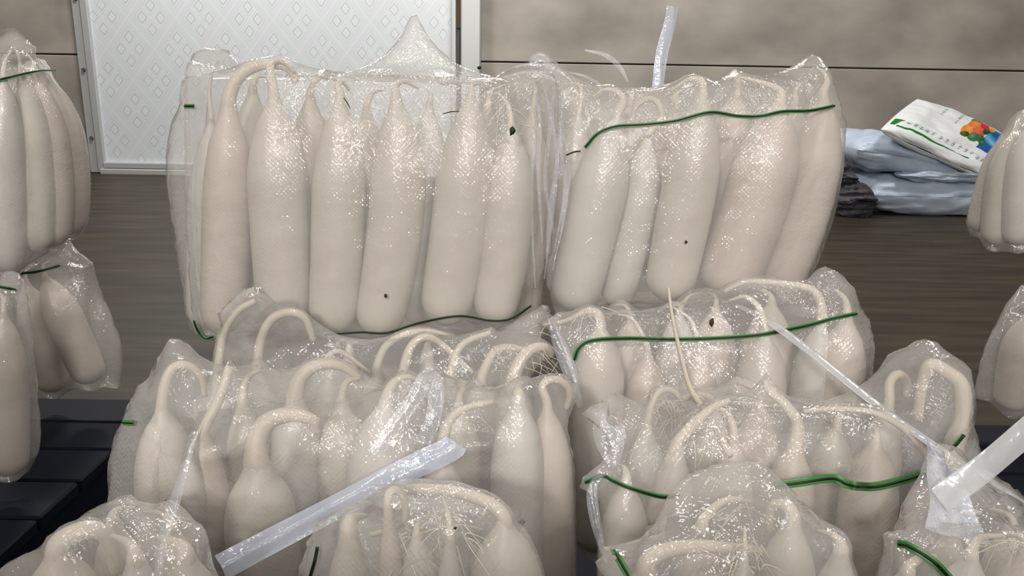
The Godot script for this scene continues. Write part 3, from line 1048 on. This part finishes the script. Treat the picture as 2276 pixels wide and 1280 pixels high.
func middle_right_bag() -> void:
	var b := bag("middle right bag", "clear woven plastic bag with a green seam across its front, under the upper right bag")
	row(b, "front row", [
		["curl-rooted", 1336, 720, 1352, 0, 116, 1.0, {"len": 0.34, "tail": [1326, 694, 1300, 692, 1275, 706, 1245, 716, 1206, 722], "tw": 24, "te": 0.25, "hairs": 15, "bend": -6}],
		["pear-shaped", 1440, 780, 1452, 0, 98, 1.0, {"len": 0.34, "tail": [1420, 730, 1400, 705, 1375, 700], "tw": 18}],
		["pointed", 1556, 775, 1566, 0, 96, 0.99, {"len": 0.34, "tail": [1545, 735, 1530, 705, 1490, 680], "tw": 18}],
		["bright", 1702, 735, 1702, 0, 112, 0.98, {"len": 0.35, "tail": [1690, 690, 1660, 660, 1620, 668], "tw": 24}],
		["long-tailed", 1826, 715, 1812, 0, 94, 1.01, {"len": 0.35, "tail": [1826, 680, 1806, 645, 1750, 632, 1664, 626, 1610, 648], "tw": 24, "te": 0.5}],
		["plain", 1884, 700, 1886, 0, 104, 1.0, {"len": 0.35, "tail": [1878, 665, 1858, 645], "tw": 26}]])
	row(b, "back row", [
		["half-hidden", 1402, 705, 1408, 0, 92, 1.07, {"len": 0.36, "tail": [1390, 680, 1370, 678]}],
		["spotted", 1592, 680, 1600, 0, 106, 1.07, {"len": 0.36, "tail": [1590, 660, 1575, 650]}],
		["large-shouldered", 1716, 665, 1716, 0, 112, 1.07, {"len": 0.37, "tail": [1700, 648, 1680, 645]}],
		["half-hidden", 1510, 690, 1512, 0, 92, 1.08, {"len": 0.36, "tail": [1530, 660, 1548, 652]}]])
	spike(b, [[1810, 640, 1.04], [1828, 606, 1.04], [1860, 620, 1.03], [1890, 650, 1.02]])
	spike(b, [[1238, 710, 0.99], [1268, 820, 0.98], [1290, 900, 0.98]])
	spike(b, [[1300, 800, 1.3], [1880, 800, 1.3]])
	film(b)
	pleat(b, "film_pleat", [[1218, 700, 0.98], [1240, 760, 0.97], [1268, 830, 0.955], [1290, 905, 0.945]], 0.02, 0.3)
	pleat(b, "film_strand", [[1226, 700, 0.975], [1252, 770, 0.965], [1276, 840, 0.95], [1296, 900, 0.94]], 0.003, 0.3)
	stripe(b, [1276, 800, 1288, 772, 1320, 756, 1400, 752, 1500, 754, 1600, 751, 1680, 745, 1740, 735, 1800, 722, 1850, 708, 1904, 697], 0.0058, 0.45, 0.95)
	scrap("dirt_speck", "dark dirt smudge on a radish behind the green seam", 1582, 717, 0.99, 0.004, M.brown, 1.8)

func lower_left_bag() -> void:
	var b := bag("lower left bag", "large clear bag of radishes below the middle left bag, crossed by a shiny strap")
	row(b, "front row", [
		["tapered", 360, 900, 322, 0, 132, 0.8, {"len": 0.37, "tail": [368, 850, 385, 818, 415, 812, 446, 836, 455, 880], "tw": 30, "te": 0.5}],
		["white shiny", 424, 1000, 352, 0, 84, 0.75, {"len": 0.33, "tail": [445, 955, 480, 905], "tw": 14}],
		["narrow", 452, 960, 424, 0, 100, 0.77, {"len": 0.35, "tail": [478, 905, 500, 850, 510, 815], "tw": 30, "te": 0.7}],
		["crook-necked", 570, 1018, 574, 0, 166, 0.75, {"len": 0.35, "tail": [572, 975, 592, 938, 640, 922, 692, 932, 700, 960], "tw": 66, "te": 0.35, "bend": 0}],
		["large pale", 858, 885, 790, 0, 158, 0.78, {"len": 0.37, "tail": [876, 850, 905, 838, 940, 850], "tw": 34}],
		["thin-tailed", 982, 1000, 980, 0, 120, 0.76, {"len": 0.35, "tail": [992, 948, 1012, 920, 1048, 902, 1095, 893], "tw": 34, "te": 0.4}],
		["broad white", 1152, 880, 1160, 0, 124, 0.77, {"len": 0.37, "tail": [1150, 862, 1160, 850], "tw": 40}],
		["ring-tailed", 1216, 895, 1262, 0, 110, 0.79, {"len": 0.37, "tail": [1205, 862, 1216, 846, 1240, 844, 1260, 858, 1266, 880, 1258, 908], "tw": 22, "te": 0.7}]])
	row(b, "back row", [
		["arch-rooted", 655, 880, 650, 0, 130, 0.88, {"len": 0.38, "tail": [668, 838, 705, 812, 755, 812, 800, 840], "tw": 46, "te": 0.4}],
		["streaked", 540, 880, 530, 0, 90, 0.85, {"len": 0.38, "tail": [550, 840, 580, 822], "tw": 30}],
		["half-hidden", 760, 885, 756, 0, 120, 0.87, {"len": 0.38, "tail": [770, 850, 800, 840], "tw": 30}],
		["half-hidden", 1020, 890, 1020, 0, 110, 0.86, {"len": 0.38, "tail": [1030, 865, 1060, 855], "tw": 26}]])
	spike(b, [[340, 850, 0.84], [372, 790, 0.85], [386, 766, 0.85]])
	spike(b, [[386, 766, 0.85], [420, 790, 0.85], [460, 850, 0.84]])
	spike(b, [[318, 870, 0.82], [290, 930, 0.81], [262, 1010, 0.8], [252, 1120, 0.79]])
	spike(b, [[935, 870, 0.81], [952, 842, 0.82], [985, 845, 0.82], [1050, 870, 0.82]])
	spike(b, [[574, 800, 0.86], [520, 860, 0.79], [470, 960, 0.72], [430, 1060, 0.70]], 0.004)
	spike(b, [[600, 850, 0.83], [570, 930, 0.735], [520, 1010, 0.70]], 0.004)
	spike(b, [[1000, 990, 0.735], [1090, 990, 0.735]], 0.004)
	spike(b, [[350, 1000, 0.95], [1240, 950, 0.95]])
	film(b)
	stripe(b, [273, 939, 296, 940], 0.006, 0.3, 0.8)

func lower_right_bag() -> void:
	var b := bag("lower right bag", "large clear bag of tangled root tips with a green seam, below the middle right bag")
	row(b, "front row", [
		["pear-shaped", 1392, 1062, 1418, 0, 120, 0.72, {"len": 0.33, "tail": [1388, 1040, 1370, 1032], "tw": 26}],
		["straight-rooted", 1505, 985, 1480, 0, 100, 0.75, {"len": 0.35, "tail": [1550, 935, 1585, 905, 1620, 890], "tw": 34, "te": 0.4, "hairs": 35}],
		["steep", 1632, 965, 1650, 0, 104, 0.77, {"len": 0.36, "tail": [1620, 925, 1590, 905, 1560, 915], "tw": 26, "hairs": 20}],
		["swan-necked", 1768, 985, 1756, 0, 128, 0.76, {"len": 0.36, "tail": [1772, 940, 1746, 900, 1712, 870, 1700, 845], "tw": 40, "te": 0.4}],
		["smooth rounded", 1948, 976, 1962, 0, 130, 0.74, {"len": 0.36, "tail": [1946, 955, 1930, 944], "tw": 24, "sh": 0.2}],
		["long-whipped", 2075, 1045, 2068, 0, 104, 0.76, {"len": 0.33, "tail": [2050, 1000, 2010, 955, 1944, 918, 1860, 908, 1786, 914], "tw": 20, "te": 0.6}]])
	row(b, "back row", [
		["thread-rooted", 1440, 940, 1440, 0, 96, 0.84, {"len": 0.37, "tail": [1450, 895, 1470, 868, 1500, 872, 1530, 915], "tw": 22, "te": 0.5, "hairs": 30}],
		["strand-tipped", 1590, 900, 1590, 0, 96, 0.86, {"len": 0.37, "tail": [1560, 878, 1520, 885, 1490, 910], "tw": 22, "te": 0.6, "hairs": 25}],
		["half-hidden", 1690, 890, 1690, 0, 110, 0.86, {"len": 0.37, "tail": [1670, 862, 1640, 850], "tw": 26}],
		["half-hidden", 1860, 940, 1856, 0, 112, 0.85, {"len": 0.37, "tail": [1880, 905, 1900, 890], "tw": 24}],
		["hook-tipped", 1976, 890, 1976, 0, 92, 0.86, {"len": 0.37, "tail": [1978, 850, 1996, 832, 2014, 846, 2016, 880], "tw": 24, "te": 0.8}],
		["ring-rooted", 2120, 985, 2110, 0, 80, 0.82, {"len": 0.36, "tail": [2142, 930, 2138, 860, 2110, 830, 2068, 810, 2050, 850, 2040, 930], "tw": 46, "te": 0.5}]])
	spike(b, [[1985, 800, 0.88], [2055, 768, 0.88], [2092, 792, 0.87], [2140, 822, 0.85]])
	spike(b, [[2146, 850, 0.84], [2150, 950, 0.82], [2172, 1030, 0.8], [2172, 1080, 0.79]])
	spike(b, [[1310, 925, 0.8], [1340, 905, 0.82], [1372, 890, 0.84]])
	spike(b, [[1620, 860, 0.86], [1650, 930, 0.76], [1700, 1040, 0.70]], 0.004)
	spike(b, [[1800, 880, 0.82], [1840, 960, 0.72], [1880, 1060, 0.69]], 0.004)
	spike(b, [[1306, 1075, 0.73], [1330, 1050, 0.73], [1372, 1046, 0.73]])
	spike(b, [[1380, 950, 0.96], [2080, 950, 0.96]])
	film(b)
	pleat(b, "film_pleat", [[1352, 905, 0.76], [1350, 935, 0.735], [1356, 980, 0.725], [1364, 1036, 0.715]], 0.034, 0.12)
	pleat(b, "film_pleat", [[1345, 1050, 0.715], [1316, 1080, 0.71], [1322, 1150, 0.695], [1348, 1250, 0.675]], 0.012, 0.3)
	stripe(b, [1300, 1072, 1340, 1058, 1362, 1068, 1400, 1084, 1470, 1104, 1510, 1100], 0.0045, 0.5, 0.7)
	stripe(b, [1720, 1080, 1780, 1072, 1850, 1063, 1880, 1075, 1910, 1081, 1960, 1079, 2056, 1053], 0.0085, 0.3, 0.7)
	stripe(b, [2104, 1008, 2122, 990, 2142, 966], 0.005, 0.5, 0.78)

func nearest_bags() -> void:
	var b := bag("bottom left corner bag", "clear bag with dark gaps between radish tips, before the lower left bag")
	row(b, "front row", [
		["thick-tipped", 130, 1215, 60, 0, 190, 0.56, {"len": 0.3, "tail": [170, 1185, 215, 1178, 245, 1205, 258, 1270], "tw": 60, "te": 0.6}],
		["stout", 300, 1230, 300, 0, 130, 0.54, {"len": 0.3, "tail": [280, 1205, 250, 1190], "tw": 44}],
		["sloping", 410, 1225, 450, 0, 150, 0.55, {"len": 0.3, "tail": [385, 1205, 350, 1195], "tw": 50}]])
	row(b, "back row", [
		["half-hidden", 250, 1150, 250, 0, 120, 0.63, {"len": 0.33, "tail": [265, 1132, 300, 1128], "tw": 34}],
		["half-hidden", 380, 1165, 400, 0, 120, 0.63, {"len": 0.33, "tail": [360, 1142, 320, 1138], "tw": 34}]])
	spike(b, [[196, 1160, 0.61], [250, 1130, 0.62], [290, 1122, 0.62]])
	spike(b, [[370, 1130, 0.6], [430, 1185, 0.57], [437, 1215, 0.56]])
	spike(b, [[20, 1275, 0.55], [90, 1240, 0.56]])
	film(b)
	b = bag("bottom centre bag", "clear bag with a domed top over thin roots, just below the shiny strap")
	row(b, "front row", [
		["blunt pale", 775, 1165, 752, 0, 108, 0.57, {"len": 0.33, "tail": [790, 1150, 812, 1146], "tw": 50}],
		["pear-tipped", 926, 1180, 935, 0, 130, 0.56, {"len": 0.33, "tail": [928, 1160, 936, 1150], "tw": 24, "hairs": 30}],
		["thin-necked", 862, 1120, 880, 0, 60, 0.55, {"len": 0.34, "tail": [866, 1095, 885, 1090, 900, 1115, 897, 1155, 870, 1175, 825, 1188], "tw": 24, "te": 0.6}],
		["strand-necked", 1000, 1180, 990, 0, 70, 0.54, {"len": 0.33, "tail": [995, 1140, 985, 1110], "tw": 26, "hairs": 30}],
		["large rounded", 1120, 1150, 1170, 0, 190, 0.57, {"len": 0.34, "tail": [1080, 1115, 1007, 1092, 930, 1086, 895, 1090], "tw": 40, "te": 0.6}]])
	spike(b, [[740, 1160, 0.6], [705, 1200, 0.59], [684, 1270, 0.57]])
	spike(b, [[855, 1100, 0.6], [880, 1084, 0.6]])
	spike(b, [[760, 1150, 0.68], [1150, 1150, 0.68]])
	film(b)
	stripe(b, [706, 1215, 700, 1245, 690, 1280], 0.003, 0.8, 0.56)
	b = bag("bottom right bag", "clear bag with crumpled peak and slanting green seam, nearest the lower right bag")
	row(b, "front row", [
		["smooth sloping", 1440, 1250, 1400, 0, 160, 0.54, {"len": 0.31, "tail": [1480, 1225, 1540, 1215, 1620, 1218, 1690, 1226], "tw": 50, "te": 0.5}],
		["thready", 1655, 1235, 1655, 0, 120, 0.54, {"len": 0.31, "tail": [1656, 1195, 1655, 1170], "tw": 20, "hairs": 40}],
		["high-shouldered", 1762, 1145, 1790, 0, 140, 0.58, {"len": 0.34, "tail": [1740, 1122, 1715, 1130, 1710, 1180], "tw": 40, "te": 0.5}],
		["side", 1870, 1215, 1890, 0, 120, 0.57, {"len": 0.32, "tail": [1850, 1190, 1820, 1180], "tw": 40}]])
	row(b, "back row", [
		["half-hidden", 1560, 1165, 1560, 0, 120, 0.62, {"len": 0.34, "tail": [1580, 1135, 1620, 1110, 1670, 1115], "tw": 36, "hairs": 20}]])
	spike(b, [[1480, 1165, 0.62], [1520, 1090, 0.63], [1600, 1052, 0.63], [1690, 1050, 0.63], [1716, 1090, 0.62]])
	spike(b, [[1345, 1260, 0.57], [1362, 1230, 0.58]])
	spike(b, [[1440, 1190, 0.68], [1850, 1190, 0.68]])
	film(b)
	stripe(b, [1364, 1222, 1380, 1250, 1400, 1285], 0.006, 0.35, 0.52)
	b = bag("bottom right corner bag", "clear bag with a slanting green seam at the corner, beside the blue pallet")
	row(b, "front row", [
		["shaded", 2020, 1260, 1990, 0, 150, 0.52, {"len": 0.3, "tail": [2050, 1240, 2080, 1235], "tw": 36}],
		["pinkish", 2160, 1225, 2160, 0, 150, 0.54, {"len": 0.31, "tail": [2180, 1195, 2230, 1190], "tw": 36}],
		["hairy", 2290, 1215, 2300, 0, 150, 0.55, {"len": 0.31, "tail": [2260, 1190, 2220, 1195], "tw": 30, "hairs": 30}]])
	row(b, "back row", [
		["hidden-tipped", 2120, 1165, 2120, 0, 110, 0.63, {"len": 0.34, "tail": [2140, 1142, 2180, 1138], "tw": 30}],
		["half-hidden", 2250, 1160, 2250, 0, 110, 0.63, {"len": 0.34, "tail": [2230, 1140, 2200, 1132], "tw": 30}]])
	spike(b, [[1985, 1205, 0.55], [2030, 1190, 0.57], [2060, 1090, 0.64], [2085, 1010, 0.66], [2125, 1012, 0.66]])
	spike(b, [[2180, 1060, 0.68], [2276, 1120, 0.66]])
	film(b)
	put(b.root, "loose_sheet", ribbon(spline([P(2092, 1008, 0.64) - b.at, P(2098, 1060, 0.61) - b.at, P(2112, 1120, 0.59) - b.at, P(2125, 1195, 0.565) - b.at], 26), 0.036, 0.0005, Vector3(0.1, 0.4, 1), 0.1, 2, 0.3, -0.5), M.flap)
	stripe(b, [1994, 1208, 2020, 1214, 2072, 1246, 2115, 1290], 0.0065, 0.35, 0.5)

func neighbour_bags() -> void:
	var b := bag("upper far left bag", "clear bag of drooping radishes with a green seam, at the left edge by the door", "produce_bag")
	row(b, "front row", [
		["edge", -62, 160, -70, 590, 80, 1.5, {"bend": -4}],
		["long", 8, 165, 18, 606, 80, 1.46, {"tail": [12, 135, 25, 115]}],
		["curved", 45, 160, 82, 562, 78, 1.5, {"bend": 14, "tail": [42, 130, 30, 105]}],
		["bowed", 78, 165, 120, 546, 72, 1.53, {"bend": 18, "tail": [75, 140, 60, 120]}],
		["outermost", 108, 175, 152, 520, 72, 1.58, {"bend": 24, "tail": [100, 150, 85, 130]}]])
	spike(b, [[0, 80, 1.55], [30, 72, 1.55], [70, 110, 1.55]])
	film(b, 0.014)
	stripe(b, [-10, 180, 30, 170, 85, 158, 125, 157], 0.0065, 0.5, 1.45)
	b = bag("lower far left bag", "clear bag of two slanting radishes with pleated edge, under the upper far left bag")
	row(b, "front row", [
		["dim", 58, 625, 122, 870, 78, 1.68, {"tail": [56, 605, 66, 596]}],
		["slanting", 98, 610, 208, 850, 82, 1.66, {"tail": [96, 590, 110, 580]}]])
	spike(b, [[132, 550, 1.72], [148, 540, 1.73], [180, 590, 1.74], [225, 670, 1.72], [262, 770, 1.7], [262, 860, 1.69]])
	film(b, 0.014)
	stripe(b, [40, 608, 85, 603, 133, 590], 0.006, 0.5, 1.62)
	b = bag("near far left bag", "dim clear bag of upright radishes cut by the left edge, on the dark pallet")
	row(b, "front row", [
		["dim upright", 8, 690, 22, 1055, 92, 1.3, {"tail": [5, 660, -10, 645]}],
		["edge", -75, 700, -70, 1060, 92, 1.3, {}]])
	spike(b, [[10, 612, 1.38], [42, 628, 1.37], [62, 760, 1.35], [80, 960, 1.34], [60, 1040, 1.33]])
	film(b, 0.014)
	stripe(b, [-8, 636, 15, 640, 36, 644], 0.006, 0.5, 1.3)
	b = bag("upper far right bag", "clear bag of drooping radishes at the right edge, before the folded sacks")
	row(b, "front row", [
		["thin", 2238, 300, 2172, 515, 52, 1.62, {"bend": -4, "tail": [2248, 280, 2262, 262]}],
		["slanting", 2258, 285, 2214, 545, 70, 1.58, {"bend": -6, "tail": [2265, 262, 2280, 245]}],
		["edge", 2296, 270, 2262, 545, 80, 1.55, {"bend": -6}],
		["outermost", 2360, 260, 2340, 545, 84, 1.55, {"bend": 0}]])
	spike(b, [[2262, 262, 1.66], [2300, 235, 1.66]])
	spike(b, [[2164, 520, 1.68], [2185, 430, 1.7]])
	film(b, 0.014)
	b = bag("lower far right bag", "dim clear bag under the upper far right bag, on the blue pallet")
	row(b, "front row", [
		["dim", 2282, 700, 2250, 910, 88, 1.62, {"tail": [2284, 680, 2290, 665]}],
		["edge", 2350, 690, 2345, 910, 92, 1.6, {}]])
	spike(b, [[2276, 640, 1.68], [2240, 690, 1.68], [2196, 780, 1.67], [2172, 880, 1.66]])
	film(b, 0.014)

func straps() -> void:
	strap("shiny crumpled clear plastic strap slanting across the lower left bag's front", [[490, 1258, 0.62], [620, 1190, 0.655], [760, 1118, 0.69], [880, 1055, 0.715], [995, 1000, 0.725], [1012, 985, 0.73]], 0.025, 0.22, Vector3(-0.1, 0.55, 0.8), 0.35, M.shiny)
	strap("stiff clear strap end standing upright above the upper right bag", [[1462, 200, 1.28], [1472, 120, 1.29], [1490, 50, 1.3], [1496, 14, 1.3]], 0.02, 0.16, Vector3(0.3, 0.25, 1), 0.0, M.shiny)
	strap("long thin clear strap running diagonally down from the upper right bag's base", [[1640, 678, 1.05], [1700, 708, 0.99], [1800, 780, 0.92], [1950, 900, 0.82], [2100, 1005, 0.73], [2230, 1085, 0.66], [2300, 1130, 0.62]], 0.013, 0.08, Vector3(0.3, 0.6, 1), 0.0, M.milky)
	strap("wide milky strap rising across the bottom right corner bag over the blue pallet", [[2088, 1112, 0.583], [2130, 1082, 0.585], [2200, 1030, 0.59], [2300, 945, 0.6]], 0.022, 0.06, Vector3(0.2, 0.5, 1), 0.0, M.milky)
	strap("faint narrow strap hanging down beside the bottom left corner bag", [[430, 960, 0.69], [395, 1090, 0.61], [365, 1190, 0.57], [345, 1285, 0.54]], 0.01, 0.1, Vector3(0, 0.3, 1), 0.0, M.veil)
	strap("folded clear strap loop standing in the lower left bag's top", [[830, 1010, 0.72], [880, 940, 0.735], [925, 880, 0.75], [945, 842, 0.76], [968, 848, 0.765], [965, 920, 0.74], [940, 985, 0.73]], 0.016, 0.08, Vector3(0.2, 0.4, 1), 0.0, M.veil)
	# a loose root lying over the right-hand bags
	var p := spline([P(1486, 640, 1.0), P(1494, 700, 0.97), P(1516, 800, 0.9), P(1537, 868, 0.84), P(1581, 931, 0.79), P(1622, 1012, 0.74)], 50)
	var r := PackedFloat32Array()
	for i in p.size(): r.append(lerpf(0.0018, 0.0042, float(i) / p.size()))
	tag(put(self, "loose_root", tube(moved(p, p[49]), r, 8), M.root, p[49]), "long thin cream root hanging down across the middle right bag", "root")
	for q in [[764, 217, 779, 242, "short dark twig beside the tip of the straight radish, upper left bag"], [984, 253, 1021, 247, "short dark twig lying level behind the film, upper left bag"]]:
		var at := P(q[0], q[1], 1.075)
		var e := P(q[2], q[3], 1.075) - at
		tag(put(self, "twig", tube(PackedVector3Array([Vector3.ZERO, e * 0.5 + Vector3(0, 0.001, 0), e]), PackedFloat32Array([0.0006, 0.0008, 0.0005]), 6), M.brown, at), q[4], "twig")
	scrap("leaf_scrap", "dark green leaf scrap caught at a tip in the upper left bag", 1138, 291, 1.05, 0.0045, M.leaf, 1.6)
	scrap("leaf_scrap", "olive leaf speck low on the bulging radish of the upper left bag", 857, 657, 1.065, 0.003, M.brown, 1.2)
	scrap("leaf_scrap", "tiny brown speck on the upright radish of the upper right bag", 1525, 538, 1.115, 0.0025, M.brown)
	scrap("leaf_scrap", "dark speck near the thin roots of the bottom centre bag", 1012, 1173, 0.52, 0.0014, M.brown)
	scrap("leaf_scrap", "brown speck on the narrow radish of the lower left bag", 369, 1113, 0.7, 0.0016, M.brown)
